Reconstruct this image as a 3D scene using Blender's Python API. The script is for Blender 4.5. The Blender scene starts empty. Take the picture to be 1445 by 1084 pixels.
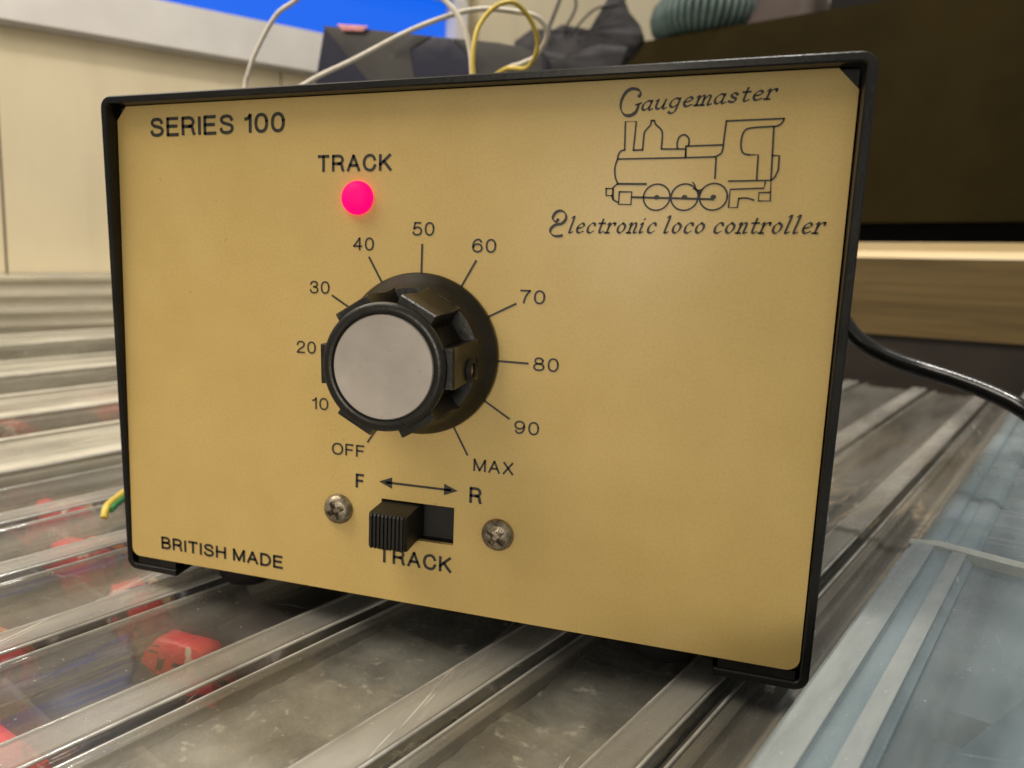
import bpy, bmesh, math, random
from mathutils import Vector, Matrix
random.seed(7)
MM = 0.001
R = math.radians
scn = bpy.context.scene
COL = scn.collection

# ------------------------------------------------------------------ camera
cam_d = bpy.data.cameras.new('camera'); cam = bpy.data.objects.new('camera', cam_d); COL.objects.link(cam)
scn.camera = cam
rows = [[0.9419307456263607, 0.3353095410417471, 0.018275177978371512],
        [0.0675341893900973, -0.1358412441432032, -0.9884261680333282],
        [-0.3289462018433876, 0.9322631967829683, -0.15059790243163984]]
rx, dn, fw = [Vector(r) for r in rows]
M = Matrix.Identity(4)
for i in range(3):
    M[i][0] = rx[i]; M[i][1] = -dn[i]; M[i][2] = -fw[i]
M[0][3], M[1][3], M[2][3] = 123.01211583*MM, -151.25616852*MM, 76.0919971*MM
cam.matrix_world = M
cam_d.sensor_width = 36; cam_d.lens = 36*1087.807/1445
cam_d.shift_x = (722.5-561.897)/1445; cam_d.shift_y = -(542-521.315)/1445
cam_d.clip_start = 0.005; cam_d.clip_end = 20
cam_d.dof.use_dof = True; cam_d.dof.focus_distance = 0.150; cam_d.dof.aperture_fstop = 21

# ------------------------------------------------------------------ world and lamps
w = bpy.data.worlds.new('World'); scn.world = w; w.use_nodes = True
bg = w.node_tree.nodes['Background']; bg.inputs[0].default_value = (1.0, 0.93, 0.81, 1); bg.inputs[1].default_value = 0.40
def area(name, loc, target, size, power, col):
    d = bpy.data.lights.new(name, 'AREA'); d.shape = 'RECTANGLE'; d.size, d.size_y = size; d.energy = power; d.color = col
    o = bpy.data.objects.new(name, d); COL.objects.link(o); o.location = loc
    o.rotation_euler = (Vector(target)-Vector(loc)).to_track_quat('-Z', 'Y').to_euler()
    return o
area('room_lamp', (-0.28, -0.14, 0.62), (-0.18, 0.22, 0.0), (0.5, 0.4), 5.4, (1.0, 0.90, 0.75))
area('ceiling_lamp', (0.26, 0.28, 1.15), (0.14, 0.15, 0.0), (0.10, 0.06), 7.0, (1.0, 0.96, 0.90))
sd = bpy.data.lights.new('panel_fill_spot', 'SPOT'); sd.energy = 9.8; sd.spot_size = R(28); sd.spot_blend = 1.0; sd.shadow_soft_size = 0.09; sd.color = (1.0, 0.90, 0.74)  # added unseen spot: brightens the panel and fades towards its top right
so = bpy.data.objects.new('panel_fill_spot', sd); COL.objects.link(so); so.location = (0.06, -0.75, 0.10)
so.rotation_euler = (Vector((0.035, 0, -0.004))-so.location).to_track_quat('-Z', 'Y').to_euler()
scn.view_settings.view_transform = 'Standard'; scn.view_settings.look = 'None'
scn.view_settings.exposure = 0; scn.view_settings.gamma = 1
scn.cycles.use_denoising = True; scn.cycles.max_bounces = 16; scn.cycles.transparent_max_bounces = 24
scn.cycles.transmission_bounces = 12; scn.cycles.caustics_reflective = False; scn.cycles.caustics_refractive = False
scn.cycles.sample_clamp_indirect = 4

# ------------------------------------------------------------------ materials
class N:
    def __init__(s, name):
        s.m = bpy.data.materials.new(name); s.m.use_nodes = True
        s.t = s.m.node_tree; s.n = s.t.nodes; s.l = s.t.links
        s.b = s.n['Principled BSDF']; s.out = s.n['Material Output']
        s.co = s.n.new('ShaderNodeTexCoord').outputs['Object']
    def mapping(s, sc=(1,1,1), rot=(0,0,0), co=None):
        m = s.n.new('ShaderNodeMapping'); m.inputs['Scale'].default_value = sc; m.inputs['Rotation'].default_value = rot
        s.l.new(co or s.co, m.inputs[0]); return m.outputs[0]
    def noise(s, scale, detail=4, rough=.55, co=None, dist=0):
        n = s.n.new('ShaderNodeTexNoise'); n.inputs['Scale'].default_value = scale; n.inputs['Detail'].default_value = detail
        n.inputs['Roughness'].default_value = rough; n.inputs['Distortion'].default_value = dist
        s.l.new(co or s.co, n.inputs['Vector']); return n.outputs['Fac']
    def ramp(s, fac, stops):
        r = s.n.new('ShaderNodeValToRGB'); e = r.color_ramp.elements
        while len(e) < len(stops): e.new(.5)
        for k, (p, c) in enumerate(stops):
            e[k].position = p; e[k].color = (c, c, c, 1) if isinstance(c, (int, float)) else (*c, 1)
        s.l.new(fac, r.inputs[0]); return r.outputs[0]
    def mix(s, fac, a, b, mode='MIX'):
        m = s.n.new('ShaderNodeMix'); m.data_type = 'RGBA'; m.blend_type = mode
        for i, v in ((0, fac), (6, a), (7, b)):
            if hasattr(v, 'node'): s.l.new(v, m.inputs[i])
            elif i == 0: m.inputs[0].default_value = v
            else: m.inputs[i].default_value = (*v, 1)
        return m.outputs[2]
    def set(s, **k):
        names = dict(color='Base Color', rough='Roughness', metal='Metallic', coat='Coat Weight', coatr='Coat Roughness', spec='Specular IOR Level', trans='Transmission Weight', ior='IOR', emit='Emission Color', estr='Emission Strength', alpha='Alpha')
        for a, v in k.items():
            i = s.b.inputs[names[a]]
            if hasattr(v, 'node'): s.l.new(v, i)
            elif isinstance(v, tuple): i.default_value = (*v, 1)
            else: i.default_value = v
        return s
    def bump(s, h, strength=.3, dist=.0005):
        b = s.n.new('ShaderNodeBump'); b.inputs['Strength'].default_value = strength; b.inputs['Distance'].default_value = dist
        s.l.new(h, b.inputs['Height']); s.l.new(b.outputs[0], s.b.inputs['Normal']); return b.outputs[0]

def plain(name, col, rough=.5, metal=0, var=.25, scale=300, bump=.15, coat=0, spec=.5):
    m = N(name); f = m.noise(scale, 5)
    c = m.mix(m.ramp(f, [(.3, 0.0), (.7, 1.0)]), tuple(x*(1-var) for x in col), tuple(x*(1+var) for x in col))
    m.set(color=c, rough=rough, metal=metal, coat=coat, spec=spec); m.bump(m.noise(scale*4, 4), bump, .0002)
    return m.m

def mat_panel():
    m = N('gold_panel_paint')
    big = m.noise(16, 4, .6); mid = m.noise(60, 5, .6); fine = m.noise(1800, 2)
    c = m.mix(m.ramp(mid, [(.35, 0.0), (.7, 1.0)]), (.53, .372, .124), (.575, .412, .146))
    c = m.mix(m.ramp(big, [(.56, 0.0), (.74, .35)]), c, (.64, .49, .24))
    c = m.mix(m.ramp(fine, [(.4, 0.0), (.65, .15)]), c, (.30, .21, .09))
    spots = m.noise(420, 2, .5)
    c = m.mix(m.ramp(spots, [(.73, 0.0), (.78, .35)]), c, (.20, .13, .05))
    r = m.ramp(m.noise(38, 5, .6), [(.3, .34), (.7, .5)])
    m.set(color=c, rough=.45, metal=0.0, spec=.35, coat=.12, coatr=.2)
    m.bump(m.noise(900, 3), .10, .0002)
    return m.m
def mat_case():
    m = N('black_painted_steel')
    f = m.noise(900, 4); d = m.noise(60, 5, .6)
    c = m.mix(m.ramp(d, [(.45, 0.0), (.75, 1.0)]), (.007, .0065, .006), (.015, .0135, .011))
    m.set(color=c, rough=m.ramp(d, [(.3, .28), (.7, .40)]), spec=.22)
    m.set(coat=.10, coatr=.12); m.bump(f, .2, .0003); return m.m
def mat_knob():
    m = N('black_moulded_plastic')
    geo = m.n.new('ShaderNodeNewGeometry')
    edge = m.ramp(geo.outputs['Pointiness'], [(.55, 0.0), (.64, 1.0)])
    wear = m.ramp(m.noise(700, 5, .7), [(.42, 0.0), (.62, 1.0)])
    k = m.mix(1.0, edge, wear, 'MULTIPLY')
    dust = m.ramp(m.noise(140, 6, .7), [(.45, 0.0), (.8, .35)])
    c = m.mix(dust, (.008, .0075, .006), (.028, .023, .016))
    c = m.mix(k, c, (.16, .13, .09))
    m.set(color=c, spec=.35, rough=m.ramp(m.noise(200, 5), [(.3, .24), (.7, .42)]))
    m.bump(m.noise(1200, 4), .2, .0002); return m.m
def mat_cap():
    m = N('spun_aluminium')
    co = m.n.new('ShaderNodeSeparateXYZ'); m.l.new(m.co, co.inputs[0])
    r = m.n.new('ShaderNodeVectorMath'); r.operation = 'LENGTH'; m.l.new(m.mapping((1, 0, 1)), r.inputs[0])
    wv = m.n.new('ShaderNodeTexNoise'); wv.noise_dimensions = '1D'; wv.inputs['Scale'].default_value = 5200; m.l.new(r.outputs['Value'], wv.inputs['W'])
    s = m.noise(120, 5, .6)
    c = m.mix(m.ramp(s, [(.3, 0.0), (.75, 1.0)]), (.31, .28, .25), (.39, .355, .32))
    spk = m.noise(1500, 2); c = m.mix(m.ramp(spk, [(.66, 0.0), (.74, .3)]), c, (.2, .17, .14))
    m.set(color=c, metal=.75, rough=.46); m.bump(wv.outputs['Fac'], .12, .0001); return m.m
def mat_screw():
    m = N('tarnished_screw_steel'); f = m.noise(500, 5, .7); g = m.noise(1400, 4)
    c = m.mix(m.ramp(f, [(.35, 0.0), (.65, 1.0)]), (.13, .105, .065), (.42, .37, .29))
    m.set(color=c, metal=.85, rough=m.ramp(g, [(.3, .28), (.7, .6)])); m.bump(g, .35, .0002); return m.m
def mat_led():
    m = N('lit_red_lamp'); m.set(color=(.3, 0, .02), rough=.6, spec=.15, emit=(1.0, 0.0, .078), estr=2.2); return m.m
def mat_ink():
    m = N('black_print'); c = m.mix(m.ramp(m.noise(1500, 4), [(.5, 0.0), (.8, 1.0)]), (.013, .012, .010), (.05, .035, .018))
    m.set(color=c, rough=.5); return m.m
def mat_clear(name, tint, milk, rough=.10, milkcol=(.60, .56, .50), dirt=.6, glass=.18, streak=.5):
    """scuffed clear styrene: sees through, fresnel gloss, milky patches stretched along the tray, scratches and dust"""
    m = N(name); n, l = m.n, m.l
    al = m.mapping((1, 1, 1), (0, 0, R(-67)))                       # x' runs along the trays
    st = m.mapping((.16, 1, 1), co=al)
    haze = m.noise(20, 6, .62, al); band = m.noise(60, 5, .6, st)
    sc1 = m.noise(60, 6, .8, m.mapping((.03, 1, 1), (0, 0, 0), m.mapping((1, 1, 1), (0, 0, R(-67-14)))))
    sc2 = m.noise(60, 5, .8, m.mapping((.04, 1, 1), (0, 0, 0), m.mapping((1, 1, 1), (0, 0, R(-67+62)))))
    specks = m.noise(1100, 3, .6); bumph = m.noise(34, 4, .5, m.mapping((.3, 1, 1), co=al))
    b = n.new('ShaderNodeBump'); b.inputs['Strength'].default_value = .5; b.inputs['Distance'].default_value = .004; l.new(bumph, b.inputs['Height'])
    lw = n.new('ShaderNodeLayerWeight'); lw.inputs[0].default_value = .5; l.new(b.outputs[0], lw.inputs['Normal'])
    pw = n.new('ShaderNodeMath'); pw.operation = 'POWER'; pw.inputs[1].default_value = 4.6; l.new(lw.outputs['Facing'], pw.inputs[0])
    fr = n.new('ShaderNodeMath'); fr.operation = 'MULTIPLY_ADD'; fr.inputs[1].default_value = .62; fr.inputs[2].default_value = .03; l.new(pw.outputs[0], fr.inputs[0])
    gs = n.new('ShaderNodeBsdfGlossy'); gs.inputs[0].default_value = (1, 1, 1, 1); l.new(m.ramp(haze, [(.3, rough*.5), (.75, rough*2.2)]), gs.inputs['Roughness']); l.new(b.outputs[0], gs.inputs['Normal'])
    tr = n.new('ShaderNodeBsdfTransparent'); tr.inputs[0].default_value = (*tint, 1)
    gl = n.new('ShaderNodeBsdfRefraction'); gl.inputs[0].default_value = (*tint, 1); gl.inputs['IOR'].default_value = 1.2; gl.inputs['Roughness'].default_value = rough*.8; l.new(b.outputs[0], gl.inputs['Normal'])
    mg = n.new('ShaderNodeMixShader'); mg.inputs[0].default_value = glass; l.new(tr.outputs[0], mg.inputs[1]); l.new(gl.outputs[0], mg.inputs[2])
    mx = n.new('ShaderNodeMixShader'); l.new(fr.outputs[0], mx.inputs[0]); l.new(mg.outputs[0], mx.inputs[1]); l.new(gs.outputs[0], mx.inputs[2])
    df = n.new('ShaderNodeBsdfDiffuse'); df.inputs[0].default_value = (*milkcol, 1); tl = n.new('ShaderNodeBsdfTranslucent'); tl.inputs[0].default_value = (*milkcol, 1)
    md = n.new('ShaderNodeMixShader'); md.inputs[0].default_value = .3; l.new(df.outputs[0], md.inputs[1]); l.new(tl.outputs[0], md.inputs[2])
    a = m.mix(streak, m.ramp(haze, [(.32, milk*.35), (.72, min(1, milk*1.9))]), m.ramp(band, [(.38, milk*.25), (.66, min(1, milk*2.1))]))
    s1 = m.ramp(sc1, [(.63, 0.0), (.66, dirt)]); s2 = m.ramp(sc2, [(.67, 0.0), (.69, dirt*.8)]); s3 = m.ramp(specks, [(.70, 0.0), (.75, dirt)])
    f = m.mix(1, m.mix(1, m.mix(1, a, s1, 'ADD'), s2, 'ADD'), s3, 'ADD')
    cl = n.new('ShaderNodeClamp'); l.new(f, cl.inputs[0])
    mf = n.new('ShaderNodeMixShader'); l.new(cl.outputs[0], mf.inputs[0]); l.new(mx.outputs[0], mf.inputs[1]); l.new(md.outputs[0], mf.inputs[2])
    l.new(mf.outputs[0], m.out.inputs[0]); return m.m
def mat_wood(name, dark, light, rough=.6, rot=0):
    m = N(name); co = m.mapping((1, 12, 20), co=m.mapping((1, 1, 1), (0, 0, -rot))); g = m.noise(9, 6, .6, co, .5)
    c = m.mix(m.ramp(g, [(.35, 0.0), (.65, 1.0)]), dark, light); m.set(color=c, rough=rough); m.bump(g, .2, .0006); return m.m
def mat_wall():
    m = N('cream_painted_boards'); a = m.noise(5, 5, .6); b2 = m.noise(40, 5, .6, m.mapping((1, 1, .12)))
    c = m.mix(m.ramp(a, [(.3, 0.0), (.75, 1.0)]), (.60, .52, .355), (.71, .625, .445)); c = m.mix(m.ramp(b2, [(.5, 0.0), (.8, .4)]), c, (.50, .43, .30))
    m.set(color=c, rough=.55); m.bump(m.noise(200, 4), .15, .0005); return m.m
def mat_wrap():
    m = N('grey_bubble_film'); a = m.noise(60, 5, .65); s = m.noise(210, 3, .6)
    c = m.mix(m.ramp(a, [(.35, 0.0), (.7, 1.0)]), (.09, .092, .085), (.30, .30, .27)); c = m.mix(m.ramp(s, [(.60, 0.0), (.72, .8)]), c, (.72, .70, .62))
    m.set(color=c, rough=.28, coat=.4); m.bump(m.noise(160, 4), .6, .002); return m.m

PANEL, CASE, KNOB, CAP, SCREW, LED, INK = mat_panel(), mat_case(), mat_knob(), mat_cap(), mat_screw(), mat_led(), mat_ink()
RUBBER = plain('black_rubber', (.008, .0075, .0075), .7, spec=.2)
SLIDE = plain('black_switch_plastic', (.009, .008, .0065), .5, scale=700, spec=.3)
INSIDE = plain('dark_interior', (.008, .007, .006), .7)
FLANGE = plain('dull_black_chassis', (.010, .009, .008), .55)
BRASS = plain('grub_screw_brass', (.5, .32, .12), .3, 1)
CLEAR = mat_clear('clear_tray_plastic', (.98, .98, .97), .08, rough=.05, glass=.06, milkcol=(.74, .70, .62), streak=.65)
CLEARB = mat_clear('clear_base_plastic', (.97, .97, .95), .34, dirt=.1, milkcol=(.62, .59, .53), glass=.05)
CLEARF = mat_clear('far_lid_reflection_plastic', (.97, .97, .95), .30, milkcol=(.80, .75, .62), streak=.5)  # extra pale milk stands for the wall reflected in the far lids
CLEARW = mat_clear('cloudy_box_plastic', (.97, .97, .95), 2.3, milkcol=(.88, .83, .71), streak=.3)
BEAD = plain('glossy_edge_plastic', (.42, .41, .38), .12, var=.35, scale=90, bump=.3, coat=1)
RIMMAT = mat_clear('frosted_rim_plastic', (.95, .95, .93), .30, .16, (.66, .635, .58), .9, streak=.55)
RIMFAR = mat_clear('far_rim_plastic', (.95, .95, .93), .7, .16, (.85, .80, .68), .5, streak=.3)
FROSTB = mat_clear('frosted_shoulder_plastic', (.93, .96, .98), .38, .14, (.54, .58, .58), .8, streak=.6)
FROSTR = mat_clear('frosted_rib_plastic', (.93, .96, .98), .8, .14, (.62, .64, .60), .7, streak=.5)
FROST = mat_clear('frosted_blue_lid_plastic', (.90, .95, .98), .22, .30, (.44, .52, .55), .6, glass=.05, streak=.6)
WOOD = mat_wood('planed_timber', (.105, .064, .016), (.175, .115, .036), .6, R(-22))  # timber tone darkened to carry the shade under the board
LITWOOD = mat_wood('lit_timber_edge', (.80, .60, .30), (.88, .70, .42), .5, R(-22))  # pale copy of the timber, painting the light along its top edge
OLIVE = plain('dark_olive_board', (.026, .018, .004), .75, spec=.08, var=.3, scale=12)
BENCH = plain('grey_laminate', (.17, .165, .155), .5, var=.35, scale=25)
DARKTOP = plain('dark_bench', (.030, .021, .015), .55, var=.3, scale=30)
WALL = mat_wall()
SILLM = plain('white_sill_paint', (.62, .60, .58), .4, var=.08, scale=20)
WHITEW = plain('white_wire_sheath', (.62, .58, .50), .42, var=.1)
YELW = plain('yellow_wire_sheath', (.62, .46, .07), .42, var=.12)
GRNW = plain('green_wire_sheath', (.02, .16, .04), .42)
BLKW = plain('black_cable_sheath', (.010, .0095, .009), .22)
NAVY = plain('navy_glossy_film', (.012, .012, .030), .30, var=.3, scale=20, bump=.3)
NAVYL = plain('dark_blue_liner', (.035, .05, .065), .5)
GREYF = plain('grey_reflection_film', (.045, .042, .040), .34, var=.3, scale=30, bump=.3)  # reflections on the navy bag's facets, put in as grey colour
PINKL = plain('pink_label', (.62, .26, .28), .5)
COILM = plain('blue_green_plastic', (.075, .115, .105), .42, var=.3, scale=60)
BROWN = plain('brown_fabric', (.05, .032, .024), .7, scale=60)
WRAP = mat_wrap()
def glow(name, col, s):
    m = N(name); m.set(color=(0, 0, 0), emit=col, estr=s); return m.m
BLUEM = glow('blue_lit_pane', (0.0, .13, .86), 1.0)

# ------------------------------------------------------------------ geometry helpers (millimetres in, metres out)
def build(name, bm, mat, parent=None, smooth=False, loc=(0, 0, 0), bevel=0, seg=2):
    if bevel:
        es = [e for e in bm.edges if len(e.link_faces) == 2 and e.calc_face_angle(0) > R(25)]
        if es: bmesh.ops.bevel(bm, geom=es, offset=bevel, segments=seg, affect='EDGES', profile=.5, clamp_overlap=True)
    bmesh.ops.recalc_face_normals(bm, faces=bm.faces)
    bm.transform(Matrix.Scale(MM, 4))
    me = bpy.data.meshes.new(name); bm.to_mesh(me); bm.free(); me.materials.append(mat)
    if smooth is True:
        for p in me.polygons: p.use_smooth = True
    elif smooth:
        for p in me.polygons: p.use_smooth = True
        me.set_sharp_from_angle(angle=R(smooth))
    o = bpy.data.objects.new(name, me); COL.objects.link(o); o.location = Vector(loc)*MM
    if parent: o.parent = parent
    return o
def empty(name, loc, label, cat, group=None):
    o = bpy.data.objects.new(name, None); COL.objects.link(o); o.empty_display_size = .02
    o.location = Vector(loc)*MM; return tag(o, label, cat, group)
def tag(o, label, cat, group=None):
    o['label'] = label; o['category'] = cat
    if group: o['group'] = group
    return o
def stuff(o): o['kind'] = 'stuff'; return o
def struct(o): o['kind'] = 'structure'; return o
def box(bm, a, b, mat=None):
    (x0, y0, z0), (x1, y1, z1) = a, b
    vs = [bm.verts.new(v) for v in ((x0,y0,z0),(x1,y0,z0),(x1,y1,z0),(x0,y1,z0),(x0,y0,z1),(x1,y0,z1),(x1,y1,z1),(x0,y1,z1))]
    if mat is not None:
        for v in vs: v.co = mat @ v.co
    for f in ((0,3,2,1),(4,5,6,7),(0,1,5,4),(1,2,6,5),(2,3,7,6),(3,0,4,7)): bm.faces.new([vs[i] for i in f])
    return bm
def loft(bm, rings, close=True, cap=True):
    vr = [[bm.verts.new(p) for p in r] for r in rings]; n = len(rings[0])
    for a, b in zip(vr, vr[1:]):
        for i in range(n if close else n-1): bm.faces.new((a[i], a[(i+1) % n], b[(i+1) % n], b[i]))
    if cap: bm.faces.new(vr[0]); bm.faces.new(list(reversed(vr[-1])))
    return bm
def lathe_y(bm, prof, cx, cz, n=64):         # prof: (r, y); axis along y
    rings = [[(cx+r*math.cos(2*math.pi*k/n), y, cz+r*math.sin(2*math.pi*k/n)) for k in range(n)] for r, y in prof]
    return loft(bm, rings)
def smooth_path(P, n=8):
    P = [Vector(p) for p in P]; out = []
    for i in range(len(P)-1):
        a, b, c, d = P[max(i-1, 0)], P[i], P[i+1], P[min(i+2, len(P)-1)]
        for k in range(n):
            t = k/n
            out.append(.5*((2*b)+(c-a)*t+(2*a-5*b+4*c-d)*t*t+(-a+3*b-3*c+d)*t**3))
    return out+[P[-1]]
def tube(bm, P, r, n=12, sub=8):
    P = smooth_path(P, sub); rings = []; up = None
    for i, p in enumerate(P):
        t = (P[min(i+1, len(P)-1)]-P[max(i-1, 0)]).normalized()
        if up is None: up = t.orthogonal().normalized()
        up = (up-t*up.dot(t)).normalized(); s = t.cross(up); rr = r(i/(len(P)-1)) if callable(r) else r
        rings.append([p+(up*math.cos(2*math.pi*k/n)+s*math.sin(2*math.pi*k/n))*rr for k in range(n)])
    return loft(bm, rings)
PY = -0.10                                    # print sits a hair proud of the panel
def ribbon(bm, P, wd, nib=None):              # flat stroke on the panel plane, P in (x, z)
    P = [Vector(p) for p in P]; L = []
    for i, p in enumerate(P):
        t = (P[min(i+1, len(P)-1)]-P[max(i-1, 0)])
        if t.length < 1e-9: continue
        t.normalize(); w_ = wd
        if nib is not None: w_ = wd*(.32+.68*abs(math.sin(math.atan2(t.y, t.x)-nib)))
        nrm = Vector((-t.y, t.x))*w_*.5; e = t*wd*.3*(1 if i == len(P)-1 else -1 if i == 0 else 0)
        L.append((p+nrm+e, p-nrm+e))
    vs = [(bm.verts.new((a.x, PY, a.y)), bm.verts.new((b.x, PY, b.y))) for a, b in L]
    for (a, b), (c, d) in zip(vs, vs[1:]): bm.faces.new((a, b, d, c))
def _arc(cx, cy, rx_, ry_, a0, a1, n=14): return [(cx+rx_*math.cos(R(a0+(a1-a0)*k/n)), cy+ry_*math.sin(R(a0+(a1-a0)*k/n))) for k in range(n+1)]
def _sp(P, n=6): return [(p.x, p.y) for p in smooth_path([(a, b, 0) for a, b in P], n)]
def _oval(cx, cy, a, b, n=32):
    return [(cx+a*math.copysign(abs(math.cos(t))**.88, math.cos(t)), cy+b*math.copysign(abs(math.sin(t))**.88, math.sin(t))) for t in [2*math.pi*k/n+.2 for k in range(n+1)]]
def _seg(*P): return [[P[k], P[k+1]] for k in range(len(P)-1)]
_six = _sp([(.54,.80),(.45,.96),(.28,1.0),(.09,.84),(.01,.5),(.05,.16),(.28,0),(.51,.1),(.58,.32),(.50,.55),(.30,.63),(.10,.54),(.02,.36)])
LET = {
 'S': (.64, [_sp([(.60,.76),(.52,.94),(.31,1.0),(.10,.93),(.05,.75),(.16,.60),(.34,.53),(.55,.44),(.63,.27),(.54,.07),(.32,0),(.09,.07),(.02,.25)])]),
 'E': (.56, _seg((.55,1),(0,1),(0,0),(.57,0))+[[(0,.53),(.50,.53)]]),
 'F': (.54, _seg((.54,1),(0,1),(0,0))+[[(0,.52),(.47,.52)]]),
 'R': (.62, [[(0,0),(0,1)], [(0,1),(.32,1)]+_arc(.34,.74,.24,.26,90,-90)+[(0,.48)], _sp([(.34,.48),(.52,.40),(.56,.18),(.62,0)])]),
 'I': (0, [[(0,0),(0,1)]]), '1': (.26, [_sp([(0,.76),(.16,.82),(.26,1.0)]), [(.26,1),(.26,0)]]),
 '0': (.56, [_oval(.28,.5,.28,.5)]), 'O': (.76, [_oval(.38,.5,.38,.5)]),
 'T': (.62, [[(0,1),(.62,1)], [(.31,1),(.31,0)]]), 'A': (.68, [[(0,0),(.34,1)], [(.34,1),(.68,0)], [(.13,.34),(.55,.34)]]),
 'C': (.68, [_sp([(.65,.70),(.54,.93),(.34,1.0),(.10,.86),(0,.5),(.10,.14),(.34,0),(.55,.07),(.67,.33)])]),
 'K': (.62, [[(0,0),(0,1)], [(.58,1),(0,.36)], [(.22,.58),(.62,0)]]),
 'B': (.60, [[(0,0),(0,1)], [(0,1),(.30,1)]+_arc(.32,.76,.22,.24,90,-90)+[(0,.52)], [(0,.52),(.32,.52)]+_arc(.34,.26,.26,.26,90,-90)+[(0,0)]]),
 'H': (.62, [[(0,0),(0,1)], [(.62,0),(.62,1)], [(0,.53),(.62,.53)]]), 'M': (.74, _seg((0,0),(0,1),(.37,.04),(.74,1),(.74,0))),
 'D': (.64, [[(0,0),(0,1)], [(0,1),(.28,1)]+_arc(.28,.5,.36,.5,90,-90,20)+[(0,0)]]), 'X': (.62, [[(0,0),(.60,1)], [(.02,1),(.62,0)]]),
 '2': (.56, [_sp([(.02,.70),(.10,.93),(.30,1.0),(.50,.92),(.55,.72),(.44,.50),(.18,.28),(.02,0)]), [(.02,0),(.58,0)]]),
 '3': (.56, [_sp([(.02,.76),(.12,.95),(.29,1.0),(.48,.93),(.52,.75),(.42,.57),(.24,.53)]), _sp([(.24,.53),(.48,.47),(.56,.27),(.48,.06),(.27,0),(.08,.07),(0,.27)])]),
 '4': (.60, _seg((.44,0),(.44,1),(0,.30),(.60,.30))),
 '5': (.58, _seg((.52,1),(.13,1),(.06,.50))+[_sp([(.06,.50),(.28,.63),(.50,.55),(.58,.32),(.50,.08),(.28,0),(.08,.06),(0,.23)])]),
 '6': (.58, [_six]), '9': (.58, [[(.58-a, 1-b) for a, b in _six]]),
 '7': (.56, [[(0,1),(.56,1)], _sp([(.56,1),(.36,.65),(.26,.35),(.20,0)])]),
 '8': (.58, [_oval(.29,.765,.23,.235), _oval(.29,.265,.29,.265)]),
}
def font_text(name, s, x0, x1, z0, z1, parent, weight=.16, mat=None):
    """grotesque capitals and figures drawn as constant-width strokes; weight is a share of the cap height"""
    wd = weight*(z1-z0); gap = .30; x = 0; bm = bmesh.new(); seq = []
    for ch in s:
        if ch == ' ': x += .38; continue
        adv, st = LET[ch]; seq.append((x, st)); x += adv+gap
    tot = x-gap; kx = (x1-x0-wd)/max(tot, .01); kz = z1-z0-wd
    for gx, st in seq:
        for p in st: ribbon(bm, [(x0+wd/2+(gx+a)*kx, z0+wd/2+b*kz) for a, b in p], wd)
    return build(name, bm, mat or INK, parent)

# ------------------------------------------------------------------ setting: bench, wall, window sill, boards behind
TH = R(67); SD = Vector((math.sin(TH), -math.cos(TH), 0)); TD = Vector((math.cos(TH), math.sin(TH), 0))
def ST(s, t, z): return SD*s+TD*t+Vector((0, 0, z))
MST = Matrix(((SD.x, TD.x, 0, 0), (SD.y, TD.y, 0, 0), (0, 0, 1, 0), (0, 0, 0, 1)))   # (s, t, z) to world
bm = bmesh.new(); box(bm, (-1400, -900, -60), (1400, 1800, -46)); struct(build('bench', bm, BENCH))

# wall of cream boards on the left, running at 55 degrees
TW = R(55); NW = Vector((math.sin(TW), -math.cos(TW), 0)); DW = Vector((math.cos(TW), math.sin(TW), 0))
MW = Matrix(((NW.x, DW.x, 0, 0), (NW.y, DW.y, 0, 0), (0, 0, 1, 0), (0, 0, 0, 1)))    # (out of wall, along wall, z)
SW = -432
wall = empty('wall', (0, 0, 0), '', ''); del wall['label']; del wall['category']; struct(wall)
u = -618.5
while u < 1500:
    bm = bmesh.new(); wd = 220
    box(bm, (SW-18, u+.9, -46), (SW+random.uniform(-.6, .6), u+wd-.9, 226 if u < 450 else 900), MW); build('wall_board', bm, WALL, wall, bevel=1.6)
    u += wd
bm = bmesh.new(); box(bm, (SW-24, -700, -46), (SW-18.5, 1600, 900), MW); build('wall_backing', bm, WALL, wall)
win = empty('window', (0, 0, 0), 'window glowing flat blue above a white sill along the cream wall', 'window')
def mw(a, b, z): return MW @ Vector((a, b, z))

bm = bmesh.new(); box(bm, (SW-17, -700, 228.5), (SW+9.5, 461, 261), MW); build('window_sill', bm, SILLM, win, bevel=3, seg=3)
bm = bmesh.new(); box(bm, (SW-17, -700, 226.6), (SW+4, 461, 228.2), MW); build('sill_trim', bm, SILLM, win)
bm = bmesh.new(); box(bm, (SW-17, -700, 261.3), (SW-9, 446, 318), MW); build('pane', bm, BLUEM, win)
bm = bmesh.new(); box(bm, (SW-17, 446.5, 261.3), (SW+6, 461, 318), MW); build('window_frame', bm, SILLM, win, bevel=1.5)
bm = bmesh.new(); box(bm, (SW-17, -700, 318.5), (SW+2, 461, 900), MW); build('window_head', bm, SILLM, win, bevel=1.5)

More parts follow.
